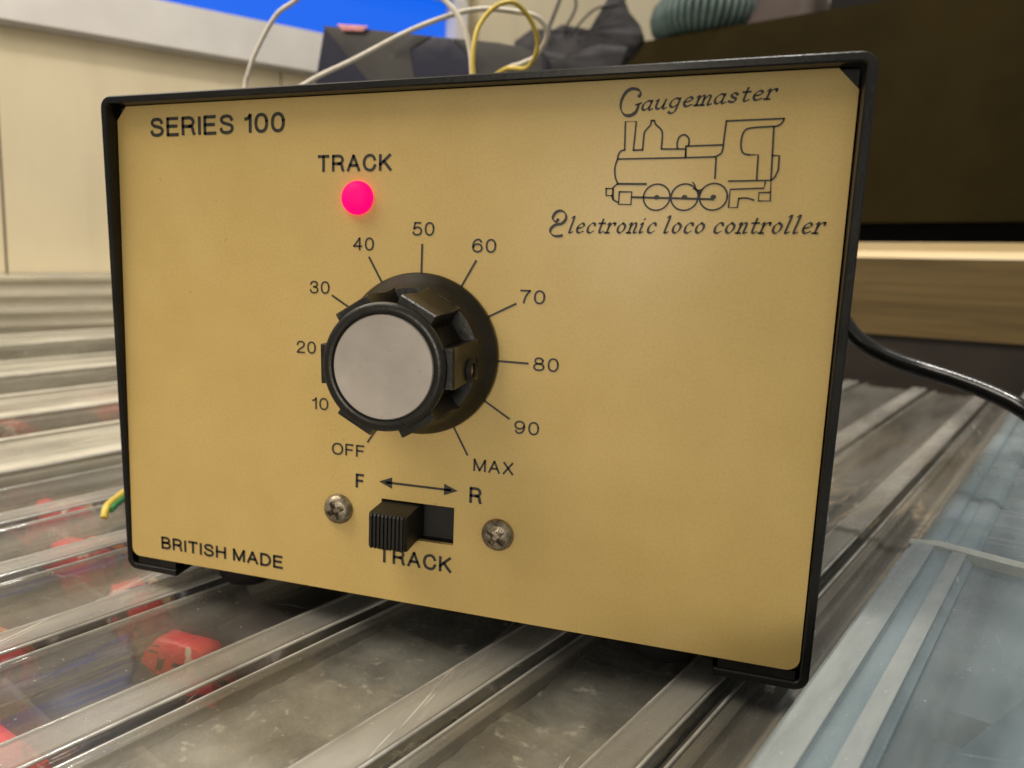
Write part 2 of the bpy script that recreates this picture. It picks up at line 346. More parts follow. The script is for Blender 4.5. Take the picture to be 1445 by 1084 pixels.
# layout board, timber and riser at the right rear
NF = Vector((-0.36812455, -0.92977649, 0)); DF = Vector((-0.92977649, 0.36812455, 0))
MF = Matrix(((NF.x, DF.x, 0, 0), (NF.y, DF.y, 0, 0), (0, 0, 1, 0), (0, 0, 0, 1)))     # (towards camera, leftwards, z)
bm = bmesh.new(); box(bm, (-840, -620, 103), (-547, 290, 253.5), MF); brd = build('layout_board', bm, OLIVE, bevel=.8)
tag(brd, 'deep dark olive wooden board above the timber behind the gold panel', 'board')
tm = empty('timber_beam', MF @ Vector((-547, -100, 24)), 'brown timber beam with its lit top edge painted pale under the dark board', 'timber')
def child_of(o, p):
    o.parent = p; o.matrix_parent_inverse = Matrix.Translation(-p.location); return o
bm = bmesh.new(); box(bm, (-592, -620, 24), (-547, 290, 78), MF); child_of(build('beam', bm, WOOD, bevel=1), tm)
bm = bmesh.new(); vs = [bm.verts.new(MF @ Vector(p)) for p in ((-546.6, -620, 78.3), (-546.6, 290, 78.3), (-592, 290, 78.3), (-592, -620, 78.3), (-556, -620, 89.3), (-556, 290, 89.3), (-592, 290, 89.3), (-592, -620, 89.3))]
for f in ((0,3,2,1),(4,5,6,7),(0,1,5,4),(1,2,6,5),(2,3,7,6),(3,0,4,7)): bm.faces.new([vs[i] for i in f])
child_of(build('lit_top_strip', bm, LITWOOD, bevel=.8), tm)
bm = bmesh.new(); box(bm, (-640, -620, 89.6), (-600, 290, 102.8), MF); child_of(build('spacer', bm, INSIDE), tm)
bm = bmesh.new(); box(bm, (-640, -620, -45.9), (-553, 290, 23.7), MF); child_of(build('riser', bm, DARKTOP), tm)

# ------------------------------------------------------------------ the controller
ctl = empty('train_controller', (75, 0, -7), 'boxy controller with gold front panel, black knob and lit red lamp', 'controller')
OFF = Matrix.Translation((-75, 0, 7))
def part(name, bm, mat, parent=None, **k):
    bm.transform(OFF if (parent is None) else Matrix.Identity(4)); return build(name, bm, mat, parent or ctl, **k)
# every part is modelled in panel coordinates; children of the controller are shifted by OFF
def P1(name, bm, mat, **k): bm.transform(OFF); return build(name, bm, mat, ctl, **k)
def P2(name, bm, mat, par, **k): bm.transform(OFF); return build(name, bm, mat, par, **k)

# steel cover: bent sheet, front edge leaning forward towards the top, flanges folded in below
def cover():
    th = 1.6; x0, x1, zb, zt = -1.6, 151.7, -3.7, 109.5; ro = 2.6
    out = [(12.7, zb)]
    def arc(cx, cz, a0, a1, r):
        return [(cx+r*math.cos(R(a0+(a1-a0)*k/6)), cz+r*math.sin(R(a0+(a1-a0)*k/6))) for k in range(7)]
    def path(o):
        r = ro-o
        p = [(12.7, zb+o)] + arc(x0+ro, zb+ro, 270, 180, r) + arc(x0+ro, zt-ro, 180, 90, r) + arc(x1-ro, zt-ro, 90, 0, r) + arc(x1-ro, zb+ro, 0, -90, r) + [(135.3, zb+o)]
        return p
    A, B_ = path(0), path(th); bm = bmesh.new()
    fy = lambda z: -3.7*max(0, z)/109.5
    rings = []
    for a, b in zip(A, B_):
        rings.append([(a[0], fy(a[1])+.25, a[1]), (a[0]+(b[0]-a[0])*.18, fy(a[1]), a[1]+(b[1]-a[1])*.18), (a[0]+(b[0]-a[0])*.82, fy(b[1]), a[1]+(b[1]-a[1])*.82), (b[0], fy(b[1])+.25, b[1]), (b[0], 118, b[1]), (a[0], 118, a[1])])
    loft(bm, rings); return bm
P1('cover', cover(), CASE, smooth=35)
# chassis behind the panel: shows as the dark fillets at the clipped corners
bm = bmesh.new(); box(bm, (.15, 1.35, .1), (149.95, 2.6, 107.75)); P1('chassis_front', bm, FLANGE)
bm = bmesh.new(); box(bm, (.3, 2.8, -.6), (149.8, 116, .3)); P1('chassis_base', bm, FLANGE)
bm = bmesh.new(); box(bm, (.3, 114, .2), (149.8, 115.2, 107.5)); P1('back_plate', bm, CASE)
for sx in (0, 1):                                   # folded lips of the flanges
    xa, xb = ((1.5, 12.4), (136.0, 149.4))[sx]
    bm = bmesh.new(); box(bm, (xa, .5, -2.0), (xb, 1.25, -.1)); P1('flange_lip', bm, CASE, bevel=.2)

# front panel: clipped top corners, rounded bottom corners
def panel():
    W_, H_ = 149.85, 107.75; pts = []
    def arc(cx, cz, a0, a1, r): return [(cx+r*math.cos(R(a0+(a1-a0)*k/6)), cz+r*math.sin(R(a0+(a1-a0)*k/6))) for k in range(7)]
    pts += arc(2.3, 2.2, 270, 180, 2.15)[::1] + [(.15, H_-3.0), (2.6, H_)] + [(W_-3.3, H_), (W_, H_-3.6)] + arc(W_-2.4, 2.5, 0, -90, 2.4)
    bm = bmesh.new()
    loft(bm, [[(x, y, z) for x, z in pts] for y in (0, 1.2)]); return bm
pan = P1('front_panel', panel(), PANEL, bevel=.12, seg=1)
def cut(o, cutter):
    md = o.modifiers.new('cut', 'BOOLEAN'); md.object = cutter; md.operation = 'DIFFERENCE'; md.solver = 'EXACT'
    bpy.context.view_layer.update(); dg = bpy.context.evaluated_depsgraph_get()
    me = bpy.data.meshes.new_from_object(o.evaluated_get(dg)); o.modifiers.clear(); o.data = me; bpy.data.objects.remove(cutter)
for o_ in (pan, [c for c in ctl.children if c.name.startswith('chassis_front')][0]):
    bm = bmesh.new(); box(bm, (66.35, -2, 14.7), (82.75, 8, 23.05)); bm.transform(OFF); cut(o_, build('cutter', bm, INSIDE, ctl))

def lettering(s, x0, x1, z0, z1, wt=.16):
    o = font_text('printed_lettering', s, x0, x1, z0, z1, pan, wt)
    o.data.transform(Matrix.Translation(Vector((-75, 0, 7))*MM)); return o
lettering('SERIES 100', 9.07, 43.2, 100.75, 104.95, .17)
lettering('TRACK', 50.8, 67.5, 92.3, 95.85, .165)
lettering('TRACK', 65.8, 82.6, 8.45, 12.1, .17)
lettering('BRITISH MADE', 8.85, 42.3, 2.95, 6.15, .185)
lettering('F', 60.25, 62.3, 24.7, 28.0, .17)
lettering('R', 85.9, 88.6, 24.5, 28.1, .17)
hh = 1.38
for s, x, z, hw in (('50', 74.5, 80.8, 2.35), ('40', 61.45, 77.6, 2.35), ('60', 87.2, 77.6, 2.45), ('70', 97.2, 67.85, 2.5), ('80', 100.45, 54.7, 2.5), ('90', 97.2, 41.65, 2.5),
                    ('10', 51.6, 42.8, 2.0), ('20', 48.2, 55.1, 2.35), ('30', 51.4, 68.25, 2.35), ('OFF', 58.4, 33.05, 3.9), ('MAX', 90.75, 32.85, 4.2)):
    lettering(s, x-hw, x+hw, z-hh, z+hh, .135 if s not in ('OFF', 'MAX') else .15)
def marks(name, strokes):
    bm = bmesh.new()
    for st in strokes: ribbon(bm, *st)
    bm.transform(OFF); o = build(name, bm, INK, pan); return o
for a, b in (((54.39, 66.62), (58.4, 64.2)), ((62.76, 74.9), (65.8, 69.6)), ((74.35, 77.7), (74.3, 72.0)), ((85.69, 74.64), (82.8, 69.4)), ((94.0, 66.4), (88.4, 63.5)),
             ((96.9, 54.7), (90.6, 54.8)), ((93.6, 43.2), (88.2, 46.6)), ((85.2, 34.8), (82.0, 40.6)), ((62.97, 35.3), (66.2, 40.2)), ):
    marks('scale_tick', [([a, b], .42)])
bm = bmesh.new(); ribbon(bm, [(67.5, 26.8), (81.8, 26.8)], .5)
for x, s in ((65.73, 1), (83.4, -1)):
    bm.faces.new([bm.verts.new(p) for p in ((x, PY, 26.82), (x+s*3.0, PY, 28.05), (x+s*3.0, PY, 25.55))])
bm.transform(OFF); build('printed_arrow', bm, INK, pan)

# locomotive line drawing (a plain tank engine outline) traced in panel millimetres
def sm(P, n=6): return [(p.x, p.y) for p in smooth_path([(a, b, 0) for a, b in P], n)]
def circ(cx, cz, r, a0=0, a1=360, n=40): return [(cx+r*math.cos(R(a0+(a1-a0)*k/n)), cz+r*1.015*math.sin(R(a0+(a1-a0)*k/n))) for k in range(n+1)]
LW = .30
drw = [
 ([[114.44,95.24],[114.66,100.32],[112.75,100.39],[112.91,95.32]], LW), (sm([[112.91,95.32],[112.27,95.15],[111.85,94.5],[111.76,93.73]]), LW),
 (sm([[111.76,93.73],[111.42,92.6],[111.38,91.48],[111.6,90.3],[112.03,89.28]]), LW), (sm([[112.03,89.28],[111.4,88.75],[111.25,88.3],[111.38,86.5]],4), LW), ([[112.03,89.28],[117.05,89.18]], LW*1.3),
 ([[114.44,95.24],[116.06,95.27]], LW), (sm([[116.06,95.27],[116.11,97.23],[116.25,98.49],[117.1,99.55],[117.26,100.37]]), LW), ([[117.26,100.37],[117.76,100.35]], LW),
 (sm([[117.76,100.35],[118.09,99.62],[119.0,98.76],[119.3,97.85],[119.29,95.34]]), LW), ([[119.29,95.34],[123.49,95.23],[123.55,93.79]], LW),
 (sm([[122.03,95.34],[121.92,96.34],[122.23,97.35],[122.94,97.72],[123.6,97.37],[123.9,96.64],[123.86,95.8]]), LW),
 ([[111.76,93.73],[123.6,93.72],[128.4,93.76]], LW), (sm([[128.4,93.76],[129.33,94.3],[129.6,95.25],[129.65,96.83],[129.82,99.83]]), LW), ([[129.82,99.83],[138.96,99.9]], LW),
 (sm([[138.96,99.9],[138.7,99.2],[138.1,98.75],[137.47,98.6]]), LW), ([[137.47,98.6],[137.75,89.65]], LW),
 ([[123.46,95.73],[129.56,95.78]], LW), ([[123.46,95.73],[123.46,93.8]], LW), ([[128.6,93.68],[128.67,90.02]], LW),
 (sm([[137.46,98.65],[133.83,98.5],[132.82,97.95],[132.49,96.74],[132.52,95.34],[132.95,94.3],[133.86,93.98]]), LW), ([[133.86,93.98],[135.38,93.95],[135.46,89.68]], LW),
 ([[137.61,93.76],[138.71,93.73],[138.77,91.38],[138.36,90.17],[137.82,89.58]], LW), ([[130.94,89.53],[137.76,89.58],[137.92,86.07],[136.01,86.08],[136.03,87.49],[137.86,87.55]], LW),
 ([[136.86,89.38],[136.75,88.26],[131.32,88.1],[131.29,84.95],[132.71,84.95],[132.85,86.52]], LW), (sm([[132.85,86.52],[134.12,86.58],[135.31,86.22]]), LW),
 ([[110.0,88.44],[111.27,88.43],[111.19,87.16],[110.08,87.16],[110.0,88.44]], LW), ([[111.04,87.16],[111.38,86.41],[112.3,85.88]], LW),
 ([[112.41,87.82],[114.61,87.8],[114.6,85.5],[112.39,85.58],[112.41,87.82]], LW), ([[114.74,86.84],[128.67,86.4]], LW*1.3),
 (circ(119.04,86.81,2.3), LW), (circ(123.81,86.79,2.3), LW), (circ(128.64,86.83,2.3), LW),
 (sm([[125.0,89.4],[125.4,88.9],[125.6,88.2]]), LW*.8), (sm([[125.2,88.3],[125.9,88.0],[126.7,88.1]]), LW*.8), ([[126.05,87.9],[126.3,87.2]], LW*.8), ([[125.9,88.05],[126.5,87.6]], LW*.8)]
marks('locomotive_drawing', drw)
bm = bmesh.new()
for cx in (119.04, 123.81, 128.64):
    bm.faces.new([bm.verts.new((cx+.48*math.cos(k*math.pi/8), PY-.02, 86.8+.42*math.sin(k*math.pi/8))) for k in range(16)])
for cx in (121.4, 126.2):
    bm.faces.new([bm.verts.new((cx+.3*math.cos(k*math.pi/6), PY-.02, 86.7+.42*math.sin(k*math.pi/6))) for k in range(12)])
bm.transform(OFF); build('wheel_hub_print', bm, INK, pan)

# pen-drawn italic script
GL = {
 'a': (.95, [[(.74,.93),(.42,1.0),(.10,.66),(.08,.2),(.34,.0),(.66,.32)], [(.80,1.0),(.68,.25),(.78,.0),(.98,.10)]]),
 'u': (1.0, [[(-.02,.88),(.14,1.0),(.08,.3),(.24,.0),(.52,.10),(.74,.5)], [(.82,1.0),(.72,.25),(.82,.0),(1.0,.10)]]),
 'g': (.95, [[(.74,.93),(.42,1.0),(.10,.66),(.08,.25),(.34,.05),(.66,.32)], [(.82,1.0),(.72,.1),(.62,-.45),(.30,-.62),(.10,-.48)]]),
 'e': (.85, [[(.12,.48),(.5,.56),(.70,.78),(.5,1.0),(.18,.80),(.06,.38),(.28,.0),(.74,.16)]]),
 'm': (1.30, [[(-.02,.88),(.16,1.0),(.08,.0)], [(-.10,.0),(.30,.0)], [(.12,.6),(.42,1.0),(.62,.88),(.56,.0)], [(.42,.0),(.74,.0)], [(.62,.6),(.94,1.0),(1.14,.86),(1.06,.12),(1.14,.0),(1.34,.08)]]),
 'n': (.86, [[(-.02,.88),(.16,1.0),(.08,.0)], [(-.10,.0),(.30,.0)], [(.12,.6),(.44,1.0),(.66,.86),(.60,.12),(.70,.0),(.88,.08)]]),
 's': (.80, [[(.66,.80),(.44,1.0),(.16,.82),(.30,.56),(.60,.38),(.48,.02),(.06,.12)]]),
 't': (.72, [[(.36,1.42),(.26,.3),(.38,.0),(.66,.14)], [(.02,.98),(.64,1.0)]]),
 'r': (.80, [[(-.02,.88),(.16,1.0),(.08,.0)], [(-.12,.0),(.32,.0)], [(.12,.6),(.42,.98),(.72,1.0)], [(.72,1.0),(.70,.80)]]),
 'l': (.50, [[(-.02,1.58),(.20,1.66),(.08,.16),(.20,.0),(.40,.10)]]),
 'c': (.82, [[(.70,.78),(.66,.95),(.40,1.0),(.10,.64),(.12,.14),(.42,.0),(.72,.20)]]),
 'o': (.90, [[(.42,1.0),(.12,.72),(.08,.25),(.36,.0),(.68,.28),(.72,.75),(.42,1.0)]]),
 'i': (.52, [[(-.02,.88),(.16,1.0),(.08,.14),(.18,.0),(.38,.10)], [(.20,1.38),(.26,1.46)]]),
}
def script(words, x0, x1, z0, z1, xh, slant=.22, w_=.48):
    bm = bmesh.new(); seq = []; x = 0
    for ch in words:
        if ch == ' ': x += .62; continue
        adv, st = GL[ch]; seq.append((x, st)); x += adv+.26
    tot = x-.26; k = (x1-x0)/(tot*1.0)
    for gx, st in seq:
        dz = z0+(z1-z0)*gx/tot
        for s_ in st:
            pts = [(x0+(gx+px)*k+pz*slant*xh, dz+pz*xh) for px, pz in s_]
            ribbon(bm, sm(pts, 6) if len(pts) > 2 else pts, w_, R(35))
    bm.transform(OFF); return build('printed_script', bm, INK, pan)
script('augemaster', 115.35, 137.3, 102.25, 103.3, 1.55)
script('lectronic loco controller', 103.5, 146.6, 80.3, 80.6, 1.75)
bm = bmesh.new()
ribbon(bm, sm([[114.85,104.65],[115.1,105.2],[114.7,105.8],[113.59,106.04],[112.55,105.48],[111.85,104.08],[111.80,102.64],[112.42,101.63],[113.34,101.38],[114.32,101.81],[114.72,102.6],[114.85,103.2]]), .62, R(-62))
ribbon(bm, [(114.35, 103.2), (115.35, 103.5)], .28)
ribbon(bm, sm([[101.45,82.75],[101.1,82.35],[100.6,82.6],[100.45,83.2],[100.98,84.1],[101.94,84.4],[102.78,83.85],[102.9,82.84],[102.14,82.0],[100.99,81.75],[100.2,81.09],[100.1,80.31],[100.75,79.72],[101.5,79.62],[102.3,79.75]]), .58, R(-50))
bm.transform(OFF); build('printed_script_capital', bm, INK, pan)

# lamp
bm = bmesh.new(); lathe_y(bm, [(3.45, .6), (3.45, -.6), (3.3, -1.1), (2.7, -1.7), (1.5, -2.1), (.05, -2.2)], 60.1, 87.0, 40); P1('indicator_lamp', bm, LED, smooth=40)

# knob: flared skirt, six broad grip lugs, rim and metal cap
KX, KZ = 74.3, 55.3
knob = empty('control_knob', (0, 0, 0), '', ''); del knob['label']; del knob['category']; knob.parent = ctl; knob.location = Vector((KX-75, 0, KZ+7))*MM
def KP(name, bm, mat, **k): return build(name, bm, mat, knob, **k)
bm = bmesh.new(); lathe_y(bm, [(16.2, -.35), (16.7, -.6), (16.75, -1.5), (16.5, -2.0), (15.2, -3.4), (14.3, -4.8), (13.8, -6.0), (6, -6.2)], 0, 0, 96); KP('skirt', bm, KNOB, smooth=30)
NL = 6; rings = []; nseg = 180
def lug(a):                               # 1 inside a lug, 0 in the scoop between, soft flank
    d = abs(((math.degrees(a)+30) % 60)-30)
    return 0 if d > 18.5 else 1 if d < 17 else (18.5-d)/1.5
for y, rb, h, fl in ((-5.6, 12.2, 1.75, .9), (-7.6, 11.6, 1.95, .95), (-10.5, 11.1, 2.1, .9), (-14, 11.1, 2.1, .8), (-17.5, 11.35, 1.9, .6), (-20.1, 11.5, 1.75, .35), (-20.6, 11.5, 1.5, .3)):
    ring = []
    for k in range(nseg):
        a = 2*math.pi*k/nseg; g = lug(a); d = abs(((math.degrees(a)+30) % 60)-30)
        flat = math.cos(R(16))/math.cos(R(min(d, 16)))
        r = (rb + h*g)*(flat if g > .99 else 1)/(.975 if g > .99 else 1) - (1-g)*fl*math.cos(R((d-30)*3.2))*1.3
        ring.append((r*math.cos(a), y, r*math.sin(a)))
    rings.append(ring)
bm = bmesh.new(); loft(bm, rings); KP('grip', bm, KNOB, smooth=24)
bm = bmesh.new(); lathe_y(bm, [(10.9, -19.5), (11.75, -20.4), (11.9, -20.9), (11.85, -21.7), (11.4, -22.15), (10.3, -22.25), (9.98, -22.1), (9.8, -21.6), (9.7, -20.5)], 0, 0, 96); KP('rim', bm, KNOB, smooth=40)
bm = bmesh.new(); lathe_y(bm, [(9.75, -20.6), (9.75, -21.75), (9.5, -21.95), (8.2, -21.9), (5.5, -21.8), (2.7, -21.72), (.02, -21.7)], 0, 0, 96); KP('cap', bm, CAP, smooth=40)
bm = bmesh.new()
for k in range(20):
    a = 2*math.pi*k/20; bm.verts.new((0, 0, 0))
bm.free(); bm = bmesh.new()
rg = [[(x, -9.6+r*math.cos(2*math.pi*k/20), -1.6+r*math.sin(2*math.pi*k/20)) for k in range(20)] for x, r in ((12.6, 2.2), (13.65, 2.2), (13.9, 2.0), (13.9, 1.5), (13.1, 1.4), (12.9, .3))]
loft(bm, rg); KP('grub_screw_hole', bm, INSIDE, smooth=40)
bm = bmesh.new(); rg = [[(x, -9.6+r*math.cos(2*math.pi*k/16), -1.6+r*math.sin(2*math.pi*k/16)) for k in range(16)] for x, r in ((12.8, 1.25), (13.5, 1.25), (13.55, .9), (13.2, .6))]
loft(bm, rg); KP('grub_screw', bm, BRASS, smooth=40)
knob.rotation_euler = (0, R(-1.5), 0)

# slide switch
bm = bmesh.new()
x0, x1, z0, z1 = 66.35, 82.75, 14.7, 23.05
box(bm, (x0-.8, 3.4, z0-.8), (x1+.8, 4.2, z1+.8))
for a, b in (((x0-.8, 2.65, z0-.8), (x0-.02, 3.38, z1+.8)), ((x1+.02, 2.65, z0-.8), (x1+.8, 3.38, z1+.8)), ((x0, 2.65, z1+.02), (x1, 3.38, z1+.8)), ((x0, 2.65, z0-.8), (x1, 3.38, z0-.02))): box(bm, a, b)
sw = P1('switch_housing', bm, INSIDE)
bm = bmesh.new()
prof = []; xa, xb = 66.7, 75.1; nr = 9; pw = (xb-xa-.8)/nr
prof.append((xa, 3.35)); prof.append((xa, -8.2)); prof.append((xa+.4, -8.7))
for k in range(nr):
    b0 = xa+.4+k*pw; prof += [(b0+.12*pw, -9.05), (b0+.60*pw, -9.05), (b0+.74*pw, -8.55), (b0+.95*pw, -8.55)]
prof += [(xb-.4, -8.7), (xb, -8.2), (xb, 3.35)]
loft(bm, [[(x, y if abs(z-18.85) < 3.6 or y > -8 else y+.35, z) for x, y in prof] for z in (15.15, 15.5, 22.2, 22.6)])
P1('slider', bm, SLIDE)

# screws
def screw(cx, cz, rot, rr):
    e = bmesh.new(); n = 48; rings = []
    prof = [(rr, -.15), (rr*1.0, -.55), (rr*.93, -1.15), (rr*.72, -1.75), (rr*.45, -2.05), (rr*.2, -2.15), (.02, -2.16)]
    # cross recess cut by pressing vertices inward
    rings = []
    prof2 = []
    for i in range(len(prof)-1):
        for q in range(4): t = q/4; prof2.append((prof[i][0]*(1-t)+prof[i+1][0]*t, prof[i][1]*(1-t)+prof[i+1][1]*t))
    prof2.append(prof[-1])
    for r, y in prof2:
        ring = []
        for k in range(96):
            a = 2*math.pi*k/96; px, pz = r*math.cos(a), r*math.sin(a)
            c = abs(px) < rr*.17 and abs(pz) < rr*.62 or abs(pz) < rr*.17 and abs(px) < rr*.62 or (abs(px)+abs(pz) < rr*.36)
            yy = y
            if c: yy = min(y+1.5, -.1) if r < rr*.45 else y+.9
            ring.append((cx+px*math.cos(rot)-pz*math.sin(rot), yy, cz+px*math.sin(rot)+pz*math.cos(rot)))
        rings.append(ring)
    loft(e, rings); return e
P1('panel_screw', screw(56.3, 19.45, R(28), 3.35), SCREW, smooth=40)
P1('panel_screw', screw(92.2, 18.6, R(52), 3.35), SCREW, smooth=40)

# feet
for fx, fy in ((25.5, 12.5), (125.5, 12.5), (25.5, 104), (125.5, 104)):
    bm = bmesh.new(); n = 40
    rings = [[(fx+r*math.cos(2*math.pi*k/n), fy+r*math.sin(2*math.pi*k/n), z) for k in range(n)] for r, z in ((7.4, -1.7), (7.4, -3.6), (7.0, -5.2), (5.8, -6.5), (4.4, -7.0))]
    loft(bm, rings); P1('foot', bm, RUBBER, smooth=40)

# ------------------------------------------------------------------ clear trays running away under it
def shell(bm, outer, t0, t1, thick, wob=0, n=14):
    """outer: open (s, z) profile; makes a solid sheet of the given thickness, lofted along t"""
    P = [Vector(p) for p in outer]; inn = []
    for i, p in enumerate(P):
        a = (P[i]-P[i-1]).normalized() if i else (P[1]-P[0]).normalized(); b = (P[i+1]-P[i]).normalized() if i < len(P)-1 else a
        m_ = (a+b).normalized(); inn.append(p+Vector((m_.y, -m_.x))*thick/max(.6, m_.dot(a)))
    loop = P+inn[::-1]; rings = []
    for k in range(n+1):
        t = t0+(t1-t0)*k/n
        rings.append([tuple(ST(p.x, t, p.y+wob*math.sin(t*.037+p.x)*(1 if abs(p.x) > 0 else 0))) for p in loop])
    loft(bm, rings); return bm
GRP = 'clear ribbed trays laid side by side'
def tray(s0, s1, zt, t0, t1, label, zb=-45.8, divs=()):
    r = empty('clear_tray', ST((s0+s1)/2, 0, zb), label, 'tray', GRP); wd = s1-s0
    def ch(n, bm, m, **k): return child_of(build(n, bm, m, **k), r)
    prof = [(s0, zt-15), (s0, zt-2.4), (s0+.7, zt-1.0), (s0+2.4, zt-.5), (s0+4.5, zt-.9), (s0+wd*.3, zt-1.3), (s0+wd*.55, zt-1.0), (s1-13, zt-1.2), (s1-11, zt-.5), (s1-6, zt-.2), (s1-2.2, zt-.4), (s1-.7, zt-1.2), (s1, zt-3), (s1, zt-15)]
    prof = [(p.x, p.y) for p in smooth_path([(a, b, 0) for a, b in prof], 3)]
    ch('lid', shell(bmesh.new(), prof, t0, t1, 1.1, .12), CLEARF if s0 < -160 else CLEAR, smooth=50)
    base = [(s0+1.6, zt-9), (s0+2.2, zb+3), (s0+4, zb+.8), (s0+7, zb+.2), (s1-7, zb+.2), (s1-4, zb+.8), (s1-2.2, zb+3), (s1-1.6, zt-9)]
    bm = bmesh.new(); shell(bm, base[::-1], t0+2, t1-2, 1.1); ch('tray_base', bm, CLEARB, smooth=50)
    bw = min(9, wd*.2)
    bm = bmesh.new(); rings = []
    for k in range(15):
        t = t0+1+(t1-t0-2)*k/14; q = .25*math.sin(t*.05+s0)
        top = [(s1-bw-1, zt+.6), (s1-bw-.8, zt+1.25), (s1-bw-.2, zt+1.4), (s1-bw*.5-1, zt+1.25), (s1-1.8, zt+1.4), (s1-1.2, zt+1.25), (s1-1, zt+.6)]
        rings.append([tuple(ST(a+q, t, z)) for a, z in top+[(s1-1.2, zt+.3), (s1-bw-.8, zt+.3)]])
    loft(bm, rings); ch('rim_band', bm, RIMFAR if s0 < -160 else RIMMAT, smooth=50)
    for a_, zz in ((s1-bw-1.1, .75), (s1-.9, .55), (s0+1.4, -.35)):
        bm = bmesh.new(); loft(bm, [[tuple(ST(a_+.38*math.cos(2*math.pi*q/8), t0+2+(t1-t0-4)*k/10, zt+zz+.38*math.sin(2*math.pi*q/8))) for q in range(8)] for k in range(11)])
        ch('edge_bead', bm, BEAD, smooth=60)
    bm = bmesh.new(); rings = []
    for k in range(15):
        t = t0+1+(t1-t0-2)*k/14
        rings.append([tuple(ST(s0+2.2+a, t, zt-.05+z)) for a, z in ((0, 0), (.3, .55), (1.0, .8), (1.9, .6), (2.3, 0))])
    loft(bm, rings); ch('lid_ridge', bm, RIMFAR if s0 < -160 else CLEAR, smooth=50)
    for d in divs:
        bm = bmesh.new(); box(bm, (s0+3.6, d, zb+2), (s1-3.6, d+1.4, zt-2.2), MST); ch('divider', bm, CLEAR)
    return r
ZT = -9.2
TR = [(125.0, 147.6, 'narrow clear tray right against the frosted box, holding a dark slate sheet', (60, 200)),
      (91.6, 124.4, 'clear tray under the lower right corner of the controller', (24, 88, 152, 216)),
      (51.6, 91, 'clear tray under the knob half of the controller, holding grey bubble film', (-30, 34, 98)),
      (11.6, 51, 'clear tray under the lettering end of the controller with crimson packet and cream slip', (-38, 20)),
      (-28.4, 11, 'clear tray meeting the lower left corner of the controller', (-52, -6)),
      (-68.4, -29, 'clear tray crossed by the yellow and green wire', (-44, 6)),
      (-109, -69, 'clear tray just left of the yellow and green wire', (-62, 0))]
for s0, s1, lb, dv in TR: tray(s0, s1, ZT, -110, 525, lb, divs=dv)
FAR = [(-166, -110, -5, 'clear tray second beyond the yellow and green wire', (-70, 30), 480), (-227, -169, 2, 'clear tray in mid distance holding the farthest red packet', (-80, 20), 440),
       (-288, -230, 10, 'clear empty tray second from the wall', (-60, 60), 400), (-349, -291, 18, 'clear empty tray farthest left, next to the wall', (-60, 60), 330)]
for s0, s1, z, lb, dv, te in FAR: tray(s0, s1, z, -130, te, lb, divs=dv)

# upright clear box by the wall
ub = empty('clear_box', MW @ Vector((SW+28, 40, -45.8)), 'tall clear box standing against the foot of the cream wall', 'box')
def wch(n, bm, m, **k): return child_of(build(n, bm, m, **k), ub)
A0, A1, Z1 = SW+4, SW+52, 58
for a, b, nm in (((A1-1.5, -420, -45), (A1, 330, Z1-6), 'front_wall'), ((A0, -420, -45), (A0+1.5, 330, Z1-6), 'back_wall'), ((A0-1, -422, Z1-5.6), (A1+2, 332, Z1-3.6), 'lid')):
    bm = bmesh.new(); box(bm, a, b, MW); wch(nm, bm, CLEARW, bevel=.5)
bm = bmesh.new(); box(bm, (A1-1, -422, Z1-3.4), (A1+3, 332, Z1), MW); wch('lid_rim', bm, RIMMAT, bevel=1)
for zr in (42, 31, 22, 14):
    bm = bmesh.new(); box(bm, (A1+.2, -418, zr), (A1+2.6, 328, zr+2.2), MW); wch('wall_rib', bm, RIMFAR, bevel=.8)
for k, q in enumerate((-60, 28, 58, 118, 180)):
    bm = bmesh.new(); box(bm, (A0+2, q, -44), (A1-2, q+1.6, Z1-6.4), MW); wch('divider', bm, RIMMAT)

# contents
def pillow(name, mat, s, t, z, ws, wt, h, rot=0, seed=0, rough=.12):
    rnd = random.Random(seed); bm = bmesh.new(); n = 10; g = []
    for i in range(n+1):
        row = []
        for j in range(n+1):
            u_, v_ = i/n*2-1, j/n*2-1; e = max(abs(u_), abs(v_)); hh_ = h*(1-e**6)*(1+rnd.uniform(-rough, rough))
            row.append((u_*ws/2, v_*wt/2, hh_))
        g.append(row)
    top = [[bm.verts.new(p) for p in r] for r in g]; bot = [[bm.verts.new((p[0]*.97, p[1]*.97, 0 if 0 < i < n and 0 < j < n else .2)) for j, p in enumerate(r)] for i, r in enumerate(g)]
    for i in range(n):
        for j in range(n):
            bm.faces.new((top[i][j], top[i+1][j], top[i+1][j+1], top[i][j+1])); bm.faces.new((bot[i][j], bot[i][j+1], bot[i+1][j+1], bot[i+1][j]))
    per = [(i, 0) for i in range(n)]+[(n, j) for j in range(n)]+[(i, n) for i in range(n, 0, -1)]+[(0, j) for j in range(n, 0, -1)]
    for (a, b), (c, d) in zip(per, per[1:]+per[:1]): bm.faces.new((top[a][b], bot[a][b], bot[c][d], top[c][d]))
    bm.transform(Matrix.Translation(ST(s, t, z)) @ MST @ Matrix.Rotation(rot, 4, 'Z')); return build(name, bm, mat, smooth=45)
def mat_print():
    m = N('crimson_printed_card'); a = m.noise(85, 3, .55, dist=.8); b2 = m.noise(130, 3, .5); g = m.noise(60, 4)
    c = m.mix(m.ramp(g, [(.35, 0.0), (.65, 1.0)]), (.50, .02, .035), (.80, .05, .06))
    c = m.mix(m.ramp(a, [(.54, 0.0), (.57, 1.0)]), c, (.035, .028, .032)); c = m.mix(m.ramp(b2, [(.62, 0.0), (.65, .9)]), c, (.72, .62, .48))
    m.set(color=c, rough=.4); return m.m
RED = mat_print(); DRK = plain('dark_navy_card', (.022, .026, .052), .4, scale=60)
